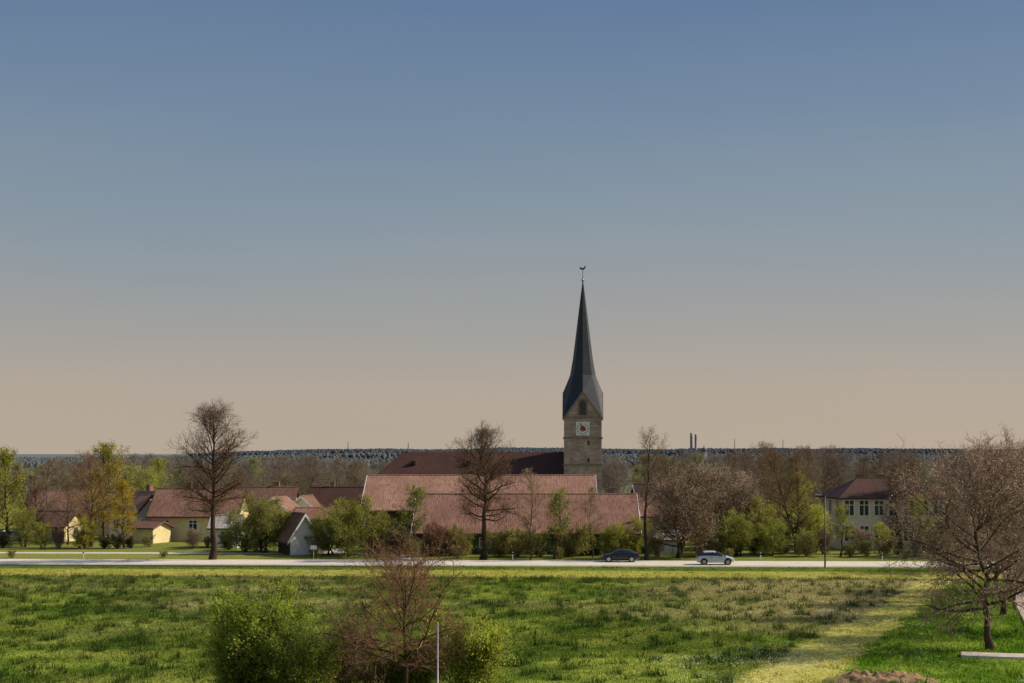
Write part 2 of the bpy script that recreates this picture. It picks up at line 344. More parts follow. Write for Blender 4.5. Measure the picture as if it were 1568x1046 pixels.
r=N(nt,'ShaderNodeMapRange'); r.inputs[1].default_value=.3; r.inputs[2].default_value=.7; r.inputs[3].default_value=.5; r.inputs[4].default_value=1.05; nt.links.new(n1.outputs[0],r.inputs[0])
vm=N(nt,'ShaderNodeVectorMath',operation='SCALE'); nt.links.new(at.outputs['Color'],vm.inputs[0]); nt.links.new(r.outputs[0],vm.inputs['Scale']); nt.links.new(vm.outputs[0],b.inputs[0])
nt.links.new(b.outputs[0],out.inputs[0])
mk('ground',np.stack([gx,gy,relief(gx,gy)],1),Q,m,cols=land(gx,gy))
# grass blades
m,nt=newmat('grass_blades')
out=N(nt,'ShaderNodeOutputMaterial'); at=N(nt,'ShaderNodeAttribute',attribute_name='land')
d=N(nt,'ShaderNodeBsdfDiffuse'); t=N(nt,'ShaderNodeBsdfTranslucent'); mxs=N(nt,'ShaderNodeMixShader',Fac=.45)
nt.links.new(at.outputs['Color'],d.inputs[0]); nt.links.new(at.outputs['Color'],t.inputs[0]); nt.links.new(d.outputs[0],mxs.inputs[1]); nt.links.new(t.outputs[0],mxs.inputs[2]); nt.links.new(mxs.outputs[0],out.inputs[0])
rng=np.random.default_rng(3)
nb=520000
y=np.sqrt(rng.random(nb)*(156**2-68**2)+68**2); x=(rng.random(nb)*2-1)*(.40*y+2)
s=y+.05*x
xc=np.interp(y,*XC)
hh=.07+.16*fbm(x*.4,y*.4,4)**1.5+.32*sm(fbm(x*1.3,y*.9,9),.58,.74)
mown=(1-sm(np.abs(x-xc),1.5,3)); hh*=1-.65*mown
hh*=1-.6*sm(s,142.5,143.5)
PX=([60,84,100,122,152],[31,33.2,37.2,43.8,53.5])
px_=np.interp(y,*PX)
slab=np.interp(x,[27,30,34,44],[86.2,85.4,84.9,84.2])
bank=((x-X(1345,76.5))/2.9)**2+((y-76)/1.3)**2
keep=(np.abs(x-px_)>1.0)&(s<155.5)&~((x>27)&(np.abs(y-slab)<1.15))&~((bank<1)&(rng.random(nb)<.93))
x,y,hh=x[keep],y[keep],hh[keep]; nb=len(x)
hh*=.6+.8*rng.random(nb)
a=rng.random(nb)*6.28; w=.018+.022*rng.random(nb)
z=relief(x,y)-.01
ln=rng.normal(size=(nb,2))*hh[:,None]*.35
base=np.stack([x,y,z],1); off=np.stack([np.cos(a)*w,np.sin(a)*w,0*w],1)
tip=base+np.stack([ln[:,0],ln[:,1],hh],1)
V=np.stack([base-off,base+off,tip],1).reshape(-1,3)
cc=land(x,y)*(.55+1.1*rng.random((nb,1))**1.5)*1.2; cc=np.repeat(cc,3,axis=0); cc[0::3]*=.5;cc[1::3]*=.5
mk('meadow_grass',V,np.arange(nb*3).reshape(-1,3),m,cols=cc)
def flowers(name,n,cond,size,col):
    y=np.sqrt(rng.random(n)*(150**2-70**2)+70**2); x=(rng.random(n)*2-1)*(.40*y)
    k=cond(x,y); x,y=x[k],y[k]; n=len(x)
    c=np.stack([x,y,relief(x,y)+.12+.12*rng.random(n)],1); A=unit(rng.normal(size=(n,3))); B=unit(np.cross(A,rng.normal(size=(n,3)))); s=size*(.6+.7*rng.random((n,1)))
    mk(name,np.stack([c+A*s,c+B*s,c-A*s,c-B*s],1).reshape(-1,3),np.arange(n*4).reshape(-1,4),plant_mat(name+'_petals',col,tuple(v*.8 for v in col),.3))
flowers('white_wildflowers',60000,lambda x,y:(fbm(x*.2,y*.12,21)>.58)&(x>8)&(x<np.interp(y,*XC)+1)&(y<92)|((fbm(x*.25,y*.12,21)>.66)&(x>18)&(y<120)),.035,(.8,.8,.75))
flowers('dandelions',60000,lambda x,y:(y+.05*x>143)&(y+.05*x<151)&(fbm(x*.1,y*.3,8)>.45),.045,(.7,.6,.06))

# ---------------------------------------------------------------- road
ASPH=noise_mat('pale_asphalt',(.66,.58,.46),(.74,.66,.54),.4,.55,c3=(.55,.49,.40),scale2=3)
WHITE=noise_mat('white_paint',(.82,.81,.78),(.76,.75,.72),2,.6)
GRAV=noise_mat('reddish_gravel',(.40,.30,.24),(.50,.40,.33),1.2,.9,c3=(.28,.21,.16),scale2=6)
CONC=noise_mat('concrete',(.58,.50,.42),(.48,.42,.35),1.2,.85,c3=(.38,.32,.26),scale2=4)
def ribbon(name,pts,w,z,mat,th=.0,parent=None):
    V=[];Fc=[]
    n=len(pts)
    for i,p in enumerate(pts):
        a=Vector(pts[max(0,i-1)]);b2=Vector(pts[min(n-1,i+1)]);t=(b2-a).normalized(); nn=Vector((-t.y,t.x))
        for sgn,zz in ((1,z-th),(1,z),(-1,z),(-1,z-th)):
            V.append((p[0]+nn.x*sgn*(w/2+(.15 if zz<z else 0)),p[1]+nn.y*sgn*(w/2+(.15 if zz<z else 0)),zz))
    for i in range(n-1):
        o=i*4
        for j in range(3): Fc.append((o+j,o+4+j,o+5+j,o+1+j))
    return mk(name,V,Fc,mat,parent=parent)
road=empty('road')
RY=lambda x:160.3-.04*x
xx=list(range(-600,601,20))
ribbon('carriageway',[(q,RY(q)) for q in xx],7.0,.12,ASPH,.14,road)
for o in(-3.3,3.3): ribbon('edge_line',[(q,RY(q)+o) for q in xx],.15,.124,WHITE,0,road)
V=[];Fc=[]
for q in range(-240,240,9):
    o=len(V); V+=[(q,RY(q)-.06,.124),(q+3,RY(q+3)-.06,.124),(q+3,RY(q+3)+.06,.124),(q,RY(q)+.06,.124)]; Fc.append((o,o+1,o+2,o+3))
mk('centre_dashes',V,Fc,WHITE,parent=road)
ribbon('cycle_path',[(q,176.5-.03*q) for q in range(-200,-19,10)]+[(-14,173),(-11,166),(-10,164.5)],2.0,.03,noise_mat('path_gravel',(.5,.46,.4),(.6,.55,.48),1),.03)
ribbon('farm_yard',[(X(478,182),186),(X(512,182),176)],5.5,.045,CONC,.03)
ribbon('farm_path',[(31,60),(32,75),(33.2,84),(34.8,92),(37.2,100),(43.8,122),(53.5,152),(54.5,155)],1.9,.12,GRAV,.3)
ribbon('field_access_path',[(27.2,86.2),(28.5,85.8),(30,85.4),(34,84.9),(44,84.2)],1.7,.108,CONC,.3)
def mound(name,cx,cy,rx,ry,h,mat,n=60):
    i,j=np.meshgrid(np.arange(n+1),np.arange(n+1)); a=i/n*2-1; b=j/n*2-1
    r2=a*a+b*b+.8*(fbm(a*2.5+5,b*2.5+5,14)-.5)
    hz=h*np.clip(1-r2,0,1)*(.4+1.2*fbm(a*9+9,b*6+9,15))-.12
    V=np.stack([cx+a*rx,cy+b*ry,hz],-1).reshape(-1,3)
    idx=np.arange((n+1)**2).reshape(n+1,n+1)
    return mk(name,V,np.stack([idx[:-1,:-1],idx[:-1,1:],idx[1:,1:],idx[1:,:-1]],-1).reshape(-1,4),mat)
SOIL=noise_mat('bare_soil',(.24,.135,.07),(.40,.25,.14),1.5,.95,c3=(.10,.11,.035),scale2=3,bump=.5)
mound('earth_bank',X(1345,76.5),76,3.4,1.7,.6,SOIL)

# ---------------------------------------------------------------- hills
def hill_h(x,y):
    u=x/y*F+784
    a=sm(u,300,520)
    base=(12+ (700-687.5-3.5*fbm(u*.006,y*0+1,5))/F*3000)*.62
    return base*sm(y,1700,2900)*(0.35+.65*a)+ (fbm(x*.003,y*.003,2)-.5)*6*sm(y,1800,2400)*(1-sm(y,2500,2800))
hx=np.linspace(-1900,1900,150); hy=np.linspace(1500,3400,60)
gx,gy=np.meshgrid(hx,hy); gx=gx.ravel();gy=gy.ravel(); idx=np.arange(150*60).reshape(60,150)
Q=np.stack([idx[:-1,:-1],idx[:-1,1:],idx[1:,1:],idx[1:,:-1]],-1).reshape(-1,4)
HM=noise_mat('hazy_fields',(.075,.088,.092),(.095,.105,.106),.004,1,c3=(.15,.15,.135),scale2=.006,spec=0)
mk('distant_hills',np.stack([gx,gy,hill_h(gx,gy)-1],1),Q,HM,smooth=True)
hx=np.linspace(-4500,4500,200); V=[];Fc=[]
top=20+10*fbm(hx*.0012,hx*0+2,6)
for i,q in enumerate(hx): V+=[(q,6500,-5),(q,7300,top[i]),(q,8800,-5)]
for i in range(199):
    o=i*3; Fc+=[(o,o+3,o+4,o+1),(o+1,o+4,o+5,o+2)]
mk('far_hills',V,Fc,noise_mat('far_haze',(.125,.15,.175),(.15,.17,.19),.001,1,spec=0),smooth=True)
rng=np.random.default_rng(9)
def forest(name,n,ylo,yhi,c1,c2,cond=None,hs=(9,15),k=5,fat=1):
    y=ylo+(yhi-ylo)*rng.random(n); x=(rng.random(n)*2-1)*(.42*y)
    if cond is not None:
        kk=cond(x,y); x,y=x[kk],y[kk]; 
    n=len(x); h=hs[0]+(hs[1]-hs[0])*rng.random(n)**1.5; h*=.65+.8*fbm(x*.008,y*.006,17); r=fat*h*(.2+.14*rng.random(n)); z=hill_h(x,y)-1
    th=np.arange(k)*2*math.pi/k
    rings=[]
    for fz,fr in((0.0,.9),(.45,1.0),(.8,.65),(1.0,.1)):
        rr_=r*fr*(.8+.4*rng.random(n))
        rings.append(np.stack([x[:,None]+rr_[:,None]*np.cos(th),y[:,None]+rr_[:,None]*np.sin(th),np.repeat((z+h*fz)[:,None],k,1)],-1))
    V=np.stack(rings,1).reshape(-1,3); idx=np.arange(n*4*k).reshape(n,4,k)
    a=idx[:,:-1];b=np.roll(idx,-1,2)[:,:-1];c=np.roll(idx,-1,2)[:,1:];d=idx[:,1:]
    mk(name,V,np.stack([a,b,c,d],-1).reshape(-1,4),plant_mat(name+'_foliage',c1,c2,0,.95),smooth=True)
forest('distant_forest',52000,2500,3200,(.050,.064,.076),(.056,.070,.082),lambda x,y:(x/y*F+784>320+30*np.sin(y)),hs=(9.5,13.0),fat=1.6)  # blue-grey foliage colours have the distance haze painted in
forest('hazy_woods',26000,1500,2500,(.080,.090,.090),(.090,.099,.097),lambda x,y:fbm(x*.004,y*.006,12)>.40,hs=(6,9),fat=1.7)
CST=noise_mat('chimney_concrete',(.26,.26,.28),(.30,.30,.31),.1)
st=empty('power_station_chimneys',(0,2600,0))
for u,tp in((1058.5,663),(1065.5,665)):
    lathe('chimney',[(2.6,0),(2.1,Z(tp,2600)-4),(2.2,Z(tp,2600))],CST,st,12,(X(u,2600),0,0))
MET=noise_mat('galvanised_metal',(.3,.3,.3),(.36,.36,.36),3,.5,metal=.3)
DMET=noise_mat('dark_metal',(.05,.05,.055),(.07,.07,.07),3,.5)
for u,tp in((533,676),(1125,672),(1199,673)):
    lathe('radio_mast',[(1.0,20),(.5,Z(tp,2900))],DMET,None,6,(X(u,2900),2900,0))
DC=empty('onion_dome_church',(X(1078,700),700,0))
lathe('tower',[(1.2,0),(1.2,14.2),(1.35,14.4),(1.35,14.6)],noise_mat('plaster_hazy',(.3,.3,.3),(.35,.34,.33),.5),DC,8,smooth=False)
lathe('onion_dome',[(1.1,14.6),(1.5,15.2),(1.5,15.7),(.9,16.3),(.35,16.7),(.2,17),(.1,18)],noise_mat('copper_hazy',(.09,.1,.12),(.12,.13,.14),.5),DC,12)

# ---------------------------------------------------------------- buildings
def roofmat(name,c1,c2,c3):
    m,nt=newmat(name)
    out=N(nt,'ShaderNodeOutputMaterial'); b=N(nt,'ShaderNodeBsdfPrincipled',Roughness=.8); b.inputs['Specular IOR Level'].default_value=.12
    tc=N(nt,'ShaderNodeTexCoord')
    n1=N(nt,'ShaderNodeTexNoise',Scale=.35,Detail=5.0); nt.links.new(tc.outputs['Object'],n1.inputs['Vector'])
    n2=N(nt,'ShaderNodeTexNoise',Scale=4.0,Detail=3.0); mp=N(nt,'ShaderNodeMapping'); mp.inputs['Scale'].default_value=(1.2,.25,.25); nt.links.new(tc.outputs['Object'],mp.inputs[0]); nt.links.new(mp.outputs[0],n2.inputs['Vector'])
    r=N(nt,'ShaderNodeMapRange'); r.inputs[1].default_value=.35; r.inputs[2].default_value=.65; nt.links.new(n1.outputs[0],r.inputs[0])
    r2=N(nt,'ShaderNodeMapRange'); r2.inputs[1].default_value=.4; r2.inputs[2].default_value=.75; nt.links.new(n2.outputs[0],r2.inputs[0])
    col=mixc(nt,r.outputs[0],c1,c2); col=mixc(nt,r2.outputs[0],col,c3)
    nt.links.new(col,b.inputs['Base Color'])
    wv=N(nt,'ShaderNodeTexWave',Scale=1.6,bands_direction='Z'); nt.links.new(tc.outputs['Object'],wv.inputs['Vector'])
    wx=N(nt,'ShaderNodeTexWave',Scale=1.4,bands_direction='X'); nt.links.new(tc.outputs['Object'],wx.inputs['Vector'])
    ad=N(nt,'ShaderNodeMath',operation='ADD'); nt.links.new(wv.outputs['Fac'],ad.inputs[0]); nt.links.new(wx.outputs['Fac'],ad.inputs[1])
    bp=N(nt,'ShaderNodeBump',Strength=.3,Distance=.05); nt.links.new(ad.outputs[0],bp.inputs['Height']); nt.links.new(bp.outputs[0],b.inputs['Normal'])
    nt.links.new(b.outputs[0],out.inputs[0]); return m
RED=roofmat('old_red_tiles',(.31,.165,.115),(.40,.23,.165),(.19,.11,.08))
RED2=roofmat('weathered_red_tiles',(.24,.12,.085),(.32,.175,.125),(.14,.08,.062))
MAR=roofmat('maroon_tiles',(.072,.036,.029),(.10,.048,.037),(.056,.030,.026))
BRN=roofmat('brown_tiles',(.17,.09,.068),(.21,.12,.085),(.11,.065,.05))
GRYR=roofmat('grey_sheet_roof',(.40,.37,.34),(.47,.44,.41),(.30,.28,.26))
YEL=noise_mat('yellow_plaster',(.72,.59,.29),(.78,.65,.35),.3,.9,c3=(.62,.5,.27),scale2=2)
WHT=noise_mat('white_plaster',(.78,.74,.68),(.82,.79,.74),.3,.9,c3=(.7,.67,.6),scale2=2)
BEI=noise_mat('beige_plaster',(.66,.55,.43),(.72,.61,.48),.3,.9,c3=(.56,.47,.37),scale2=2)
ORA=noise_mat('ochre_plaster',(.72,.45,.26),(.76,.51,.31),.3,.9)
DWD=noise_mat('dark_timber',(.045,.033,.028),(.075,.055,.045),1,.9,stretch=(6,6,.5))
GWD=noise_mat('green_timber',(.06,.10,.05),(.09,.12,.07),1,.9,stretch=(6,6,.5))
m,nt=newmat('window_glass'); o_=N(nt,'ShaderNodeOutputMaterial'); g_=N(nt,'ShaderNodeBsdfPrincipled',Roughness=.08); g_.inputs['Base Color'].default_value=(.03,.035,.04,1); nt.links.new(g_.outputs[0],o_.inputs[0]); GLS=m
FRM=noise_mat('window_frame_white',(.78,.76,.72),(.82,.8,.77),2,.6)
def house(name,u,d,L,W,eave,ridge,roof,wall,rz=0,hip=0,win=None,barge=None,chim=(),oh=.5,axis='x',gmat=None,side_win=True):
    e=empty(name,(X(u,d),d,0),rz+(math.pi/2 if axis=='y' else 0))
    l=L/2;w=W/2
    if hip:
        V=[(-l,-w,-.3),(l,-w,-.3),(l,w,-.3),(-l,w,-.3),(-l,-w,eave),(l,-w,eave),(l,w,eave),(-l,w,eave)]
        mk('walls',V,[(0,1,5,4),(1,2,6,5),(2,3,7,6),(3,0,4,7)],wall,parent=e)
    else:
        V=[(-l,-w,-.3),(l,-w,-.3),(l,w,-.3),(-l,w,-.3),(-l,-w,eave),(l,-w,eave),(l,w,eave),(-l,w,eave),(-l,0,ridge-.12),(l,0,ridge-.12)]
        mk('walls',V,[(0,1,5,4),(2,3,7,6),(1,2,6,9,5),(3,0,4,8,7)],[wall,gmat or wall],[0,0,1,1],parent=e)
    sl=(ridge-eave)/w; ez=eave-oh*sl+.03; lo=l+oh; wo=w+oh; t=.2
    hl=lo-hip if hip else lo
    top=[(-lo,-wo,ez),(lo,-wo,ez),(lo,wo,ez),(-lo,wo,ez),(-hl,0,ridge+.05),(hl,0,ridge+.05)]
    bot=[(a,b_,c-t) for a,b_,c in top]
    Fc=[(0,1,5,4),(2,3,4,5),(1,2,5),(3,0,4)] if hip else [(0,1,5,4),(2,3,4,5)]
    if hip: Fc+= [tuple(i+6 for i in reversed(f)) for f in Fc]+[(0,6,7,1),(1,7,8,2),(2,8,9,3),(3,9,6,0)]
    else: Fc+=[(6,10,11,7),(8,11,10,9),(0,6,7,1),(2,8,9,3),(1,7,11,5),(5,11,8,2),(3,9,10,4),(4,10,6,0)]
    mk('roof',top+bot,Fc,roof,parent=e)
    mk('ridge_cap',[(-hl,-.14,ridge+.03),(hl,-.14,ridge+.03),(hl,0,ridge+.16),(-hl,0,ridge+.16),(-hl,.14,ridge+.03),(hl,.14,ridge+.03)],[(0,1,2,3),(3,2,5,4)],roof,parent=e)
    if barge and not hip:
        V=[];Fc=[]
        for sx_ in(-1,1):
            for sy in(-1,1):
                o=len(V); xo=sx_*(lo+.03)
                for xq in (xo-.03,xo+.03):
                    V+=[(xq,sy*wo,ez-.32),(xq,sy*wo,ez+.06),(xq,0,ridge+.1),(xq,0,ridge-.28)]
                Fc+=[(o,o+1,o+2,o+3),(o+4,o+5,o+6,o+7),(o,o+1,o+5,o+4),(o+1,o+2,o+6,o+5),(o+3,o+2,o+6,o+7),(o,o+3,o+7,o+4)]
        mk('bargeboards',V,Fc,barge,parent=e)
    boxes('gutter',[((0,s_*(wo+.05),ez-.08),(2*lo,.12,.12)) for s_ in(-1,1)],DMET,parent=e)
    if win:
        fr=[];gl=[];mu=[]
        for z,hgt,wd,n in win:
            for s_ in(-1,1):
                for i in range(n):
                    q=-l+L*(i+.5)/n
                    fr.append(((q,s_*(w+.02),z),(wd+.24,.08,hgt+.24))); gl.append(((q,s_*(w+.04),z),(wd,.07,hgt)))
                    mu.append(((q,s_*(w+.06),z),(.09,.06,hgt))); mu.append(((q,s_*(w+.06),z+hgt*.2),(wd,.055,.08)))
            if side_win:
                n2=max(1,int(W/3.5))
                for s_ in(-1,1):
                    for i in range(n2):
                        q=-w+W*(i+.5)/n2
                        fr.append(((s_*(l+.02),q,z),(.08,wd+.24,hgt+.24))); gl.append(((s_*(l+.04),q,z),(.07,wd,hgt)))
                        mu.append(((s_*(l+.06),q,z),(.06,.09,hgt)))
        boxes('window_frames',fr,FRM,e); boxes('window_panes',gl,GLS,e); boxes('window_bars',mu,FRM,e)
    for cx_ ,cy_ ,ch in chim:
        zt=ridge+ch
        boxes('chimney',[((cx_,cy_,ridge-.8+(ch+.8)/2),(.7,.7,ch+.8)),((cx_,cy_,zt+.06),(.85,.85,.12))],noise_mat('chimney_brick',(.22,.12,.09),(.28,.16,.12),2),e)
    return e
house('farm_barn',737,205,31.5,16,5.0,9.35,RED,DWD,rz=-.02,barge=WHITE,oh=.7,gmat=DWD)
house('long_farmhouse',806,183.5,27.2,15,2.9,7.2,RED2,GWD,rz=-.015,win=[(1.4,1.1,1.2,8)],barge=WHITE,chim=((11,1.0,.7),),oh=.6)
house('cottage',1003,200,5.5,8.5,4.3,8.2,RED2,ORA,rz=.15,win=[(2.2,1.2,1,2)],barge=WHITE)
house('garden_shed',1022,178,3,2.4,1.9,2.7,GRYR,WHT,oh=.3)
house('yellow_house',309,207,12.2,9,3.9,7.4,RED2,YEL,rz=-.06,win=[(2.3,1.3,1.1,3)],barge=DWD,chim=((-2,.6,.8),))
house('long_house',405,232,10,9,3.6,7.1,BRN,BEI,win=[(2.3,1.2,1,3)],chim=((2,.5,.8),))
house('yellow_cottage',428,216,5.2,6,3.6,5.9,RED2,YEL,axis='y',rz=-.2,win=[(2.0,1.1,.9,2)],barge=WHITE)
house('outbuilding',348,190,3.4,4,2.9,4.2,GRYR,WHT,win=[(1.6,1,.9,1)])
house('farm_shed',456,177,4.4,3.6,2.3,5.0,RED2,DWD,axis='y',rz=.5,barge=WHITE,gmat=WHT)
house('white_house',470,235,6.5,6,3.0,5.6,BRN,WHT,axis='y',rz=-.15,win=[(2.0,1.1,.9,2)],barge=WHITE)
house('brown_roof_house',518,240,8.5,8,3.6,6.9,MAR,BEI,win=[(2.2,1.2,1,2)],chim=((-1,.5,.8),))
house('low_house',490,215,6.6,6,2.9,4.3,RED2,BEI,win=[(1.7,1,1,2)])
house('white_house',212,210,5.6,6,4.3,6.9,RED,WHT,rz=-.55,win=[(2.2,1.2,1,2)],chim=((1.8,.5,.9),),barge=DWD)
house('ochre_house',186,222,8,7,3.4,6.6,RED2,ORA,rz=-.3,win=[(2,1.2,1,2)],barge=DWD)
house('low_yellow_house',88,205,6.0,5.5,2.4,4.2,BRN,YEL,rz=-.3,win=[(1.4,1,1,2)])
house('garage',232,200,3.5,4,2.3,3.0,BRN,YEL,rz=-.4)
house('brown_roof_house',100,236,10,8,3.4,6.4,RED2,BEI,win=[(2,1.2,1,3)])
house('school_building',1349,190,13.6,11,6.9,9.1,MAR,BEI,rz=.04,hip=4,win=[(5.4,1.9,1.15,7),(2.1,1.9,1.15,7)],chim=((-2.8,.6,.5),(0.3,.6,.5)))
house('ochre_house',1425,204,5,7,4.6,7.2,BRN,ORA,win=[(2.2,1.2,1,2)])

# church -----------------------------------------------------------
D=306.; S=D/F
BRK,nt=newmat('tower_brick')
out=N(nt,'ShaderNodeOutputMaterial'); b=N(nt,'ShaderNodeBsdfPrincipled',Roughness=.9)
tc=N(nt,'ShaderNodeTexCoord'); sp=N(nt,'ShaderNodeSeparateXYZ'); cb=N(nt,'ShaderNodeCombineXYZ'); ad=N(nt,'ShaderNodeMath',operation='ADD')
nt.links.new(tc.outputs['Object'],sp.inputs[0]); nt.links.new(sp.outputs[0],ad.inputs[0]); nt.links.new(sp.outputs[1],ad.inputs[1]); nt.links.new(ad.outputs[0],cb.inputs[0]); nt.links.new(sp.outputs[2],cb.inputs[1])
br=N(nt,'ShaderNodeTexBrick',Scale=1.0); br.inputs['Color1'].default_value=(.34,.235,.195,1); br.inputs['Color2'].default_value=(.52,.375,.315,1); br.inputs['Mortar'].default_value=(.45,.34,.285,1); br.inputs['Brick Width'].default_value=.9; br.inputs['Row Height'].default_value=.4; br.inputs['Mortar Size'].default_value=.03
nt.links.new(cb.outputs[0],br.inputs['Vector'])
n1=N(nt,'ShaderNodeTexNoise',Scale=.5,Detail=6.0); nt.links.new(tc.outputs['Object'],n1.inputs['Vector'])
r=N(nt,'ShaderNodeMapRange'); r.inputs[1].default_value=.3; r.inputs[2].default_value=.7; r.inputs[3].default_value=.65; r.inputs[4].default_value=1.2; nt.links.new(n1.outputs[0],r.inputs[0])
vm=N(nt,'ShaderNodeVectorMath',operation='SCALE'); nt.links.new(br.outputs['Color'],vm.inputs[0]); nt.links.new(r.outputs[0],vm.inputs['Scale']); nt.links.new(vm.outputs[0],b.inputs['Base Color']); nt.links.new(b.outputs[0],out.inputs[0])
SLATE=noise_mat('dark_slate',(.022,.026,.034),(.034,.038,.046),.6,.5,c3=(.045,.05,.058),scale2=3,bump=.3,stretch=(1,1,2))
STN=noise_mat('stone_trim',(.22,.165,.135),(.27,.21,.17),1,.9)
GOLD=noise_mat('weathervane_gold',(.30,.2,.07),(.4,.28,.1),1,.4,metal=.8)
ch=empty('church',(X(892.5,D),D,0),math.radians(-3))
w=4.0
zc=Z(640,D); zg=Z(601,D)
V=[(-w,-w,-.3),(w,-w,-.3),(w,w,-.3),(-w,w,-.3),(-w,-w,zc),(w,-w,zc),(w,w,zc),(-w,w,zc),(0,-w,zg-.3),(w,0,zg-.3),(0,w,zg-.3),(-w,0,zg-.3)]
mk('tower_walls',V,[(0,1,5,8,4),(1,2,6,9,5),(2,3,7,10,6),(3,0,4,11,7)],BRK,parent=ch)
o=.22; zr=Z(575,D); zt=Z(432,D)
cor=[(-w-o,-w-o,zc-.25),(w+o,-w-o,zc-.25),(w+o,w+o,zc-.25),(-w-o,w+o,zc-.25)]
apx=[(0,-w-o,zg+.1),(w+o,0,zg+.1),(0,w+o,zg+.1),(-w-o,0,zg+.1)]
def ring(r,z): return [(r*math.sin(math.pi/4*i+0)*1.0,-r*math.cos(math.pi/4*i),z) for i in range(8)]
levels=[(2.75,zr),(2.15,Z(550,D)),(1.62,Z(520,D)),(.95,Z(480,D)),(.42,Z(450,D)),(.10,zt)]
V=[];Fc=[]
V+=[apx[0],cor[1],apx[1],cor[2],apx[2],cor[3],apx[3],cor[0]]
for r_,z_ in levels: V+=ring(r_,z_)
for j in range(len(levels)):
    for i in range(8):
        Fc.append((j*8+i,j*8+(i+1)%8,(j+1)*8+(i+1)%8,(j+1)*8+i))
Fc.append(tuple(len(levels)*8+i for i in range(8)))
mk('spire',V,Fc,SLATE,parent=ch)
def beam(a,b_,th,V,Fc):
    a=Vector(a);b_=Vector(b_);dd=(b_-a).normalized(); up=Vector((0,0,1)); s_=dd.cross(up).normalized()*th; u2=s_.cross(dd).normalized()*th
    o=len(V)
    for p in(a,b_):
        for sg in((1,1),(-1,1),(-1,-1),(1,-1)): V.append(tuple(p+s_*sg[0]+u2*sg[1]))
    Fc+=[(o,o+1,o+2,o+3),(o+4,o+5,o+6,o+7)]+[(o+i,o+(i+1)%4,o+4+(i+1)%4,o+4+i) for i in range(4)]
V=[];Fc=[]
seq=[cor[0],apx[0],cor[1],apx[1],cor[2],apx[2],cor[3],apx[3],cor[0]]
for i in range(8):
    a,b_=seq[i],seq[i+1]; beam((a[0],a[1],a[2]-.12),(b_[0],b_[1],b_[2]-.12),.12,V,Fc)
mk('gable_trim',V,Fc,STN,parent=ch)
cz=[Z(640,D),Z(671,D),Z(712,D)]
cn=[]
for z_ in cz:
    for s_ in(-1,1):
        cn.append(((0,s_*(w+.11),z_),(2*w+.44,.22,.35))); cn.append(((s_*(w+.11),0,z_),(.22,2*w-.004,.35)))
boxes('cornices',cn,STN,ch)
pil=[]
for s_ in(-1,1):
    for t_ in(-1,1):
        pil.append(((s_*(w-.35),t_*(w+.06),cz[2]/2),(.7,.12,cz[2]-.36)))
        for a_,b_ in((cz[2],cz[1]),(cz[1],cz[0])):
            pil.append(((s_*(w-.3),t_*(w+.05),(a_+b_)/2),(.6,.1,b_-a_-.36)))
boxes('corner_pilasters',pil,BRK,ch)
def arched(name,cx_,z0,wd,hg,y_,mat,parent,proud):
    V=[];n=10
    pts=[(-wd/2,z0),(wd/2,z0)]+[(wd/2*math.cos(a),z0+hg-wd/2+wd/2*math.sin(a)) for a in[math.pi*i/n for i in range(n+1)]]
    for yy in(y_,y_-proud): V+=[(cx_+p[0],yy,p[1]) for p in pts]
    k=len(pts)
    return mk(name,V,[tuple(range(k)),tuple(range(2*k-1,k-1,-1))]+[(i,(i+1)%k,k+(i+1)%k,k+i) for i in range(k)],mat,parent=parent)
arched('belfry_surround',0,Z(638,D)+.2,2.1,3.6,-w+.0,STN,ch,.05)
arched('belfry_opening',0,Z(638,D)+.25,1.4,3.2,-w+.0,GLS,ch,.09)
boxes('louvres',[((0,-w-.12,Z(638,D)+.5+.35*i),(1.3,.06,.12)) for i in range(7)],DWD,ch)
arched('slit_window',1.2,Z(644,D)-1.0,.45,.8,-w,GLS,ch,.06)
arched('slit_window',1.2,Z(682,D),.5,1.0,-w,GLS,ch,.06)
arched('slit_window',1.2,Z(708,D),.5,1.0,-w,GLS,ch,.06)
zc_=Z(657,D)
box('clock_panel',(0,-w-.06,zc_),(2.9,.12,2.9),WHITE,ch)
lathe('clock_face',[(1.35,-w-.16),(1.35,-w-.125)],WHITE,ch,32,(0,0,zc_),False,'y')
lathe('clock_centre',[(.62,-w-.19),(.62,-w-.165)],noise_mat('clock_red',(.35,.1,.06),(.4,.14,.08),2),ch,24,(0,0,zc_),False,'y')
V=[];Fc=[]
for i in range(12):
    a=i*math.pi/6; beam((1.0*math.sin(a),-w-.18,zc_+1.0*math.cos(a)),(1.27*math.sin(a),-w-.18,zc_+1.27*math.cos(a)),.075,V,Fc)
for a,l_ in((math.radians(110),.75),(math.radians(-20),1.1)):
    beam((0,-w-.22,zc_),(l_*math.sin(a),-w-.22,zc_+l_*math.cos(a)),.07,V,Fc)
mk('clock_numerals_and_hands',V,Fc,DMET,parent=ch)
lathe('finial_rod',[(.09,zt-.3),(.06,Z(412,D))],DMET,ch,8)
lathe('finial_ball',[(.05,zt-.1),(.25,zt+.15),(.3,zt+.35),(.25,zt+.55),(.05,zt+.75)],GOLD,ch,12)
zz=Z(412,D)
rp=[(-.75,.1),(-.55,.55),(-.35,.3),(0,.2),(.25,.35),(.4,.7),(.6,.6),(.55,.35),(.45,.05),(.1,-.2),(-.3,-.15)]
V=[(p[0],yy,zz+p[1]) for yy in(-.03,.03) for p in rp]; k=len(rp)
mk('weathercock',V,[tuple(range(k)),tuple(range(2*k-1,k-1,-1))]+[(i,(i+1)%k,k+(i+1)%k,k+i) for i in range(k)],DMET,parent=ch)
L0=X(575,D)-X(892.5,D); L1=-w-.02
y0,y1=-4.5,11.5; ze=Z(731,D)+.0; zr_=Z(692,D+3)
yc=(y0+y1)/2; hipx=5.2
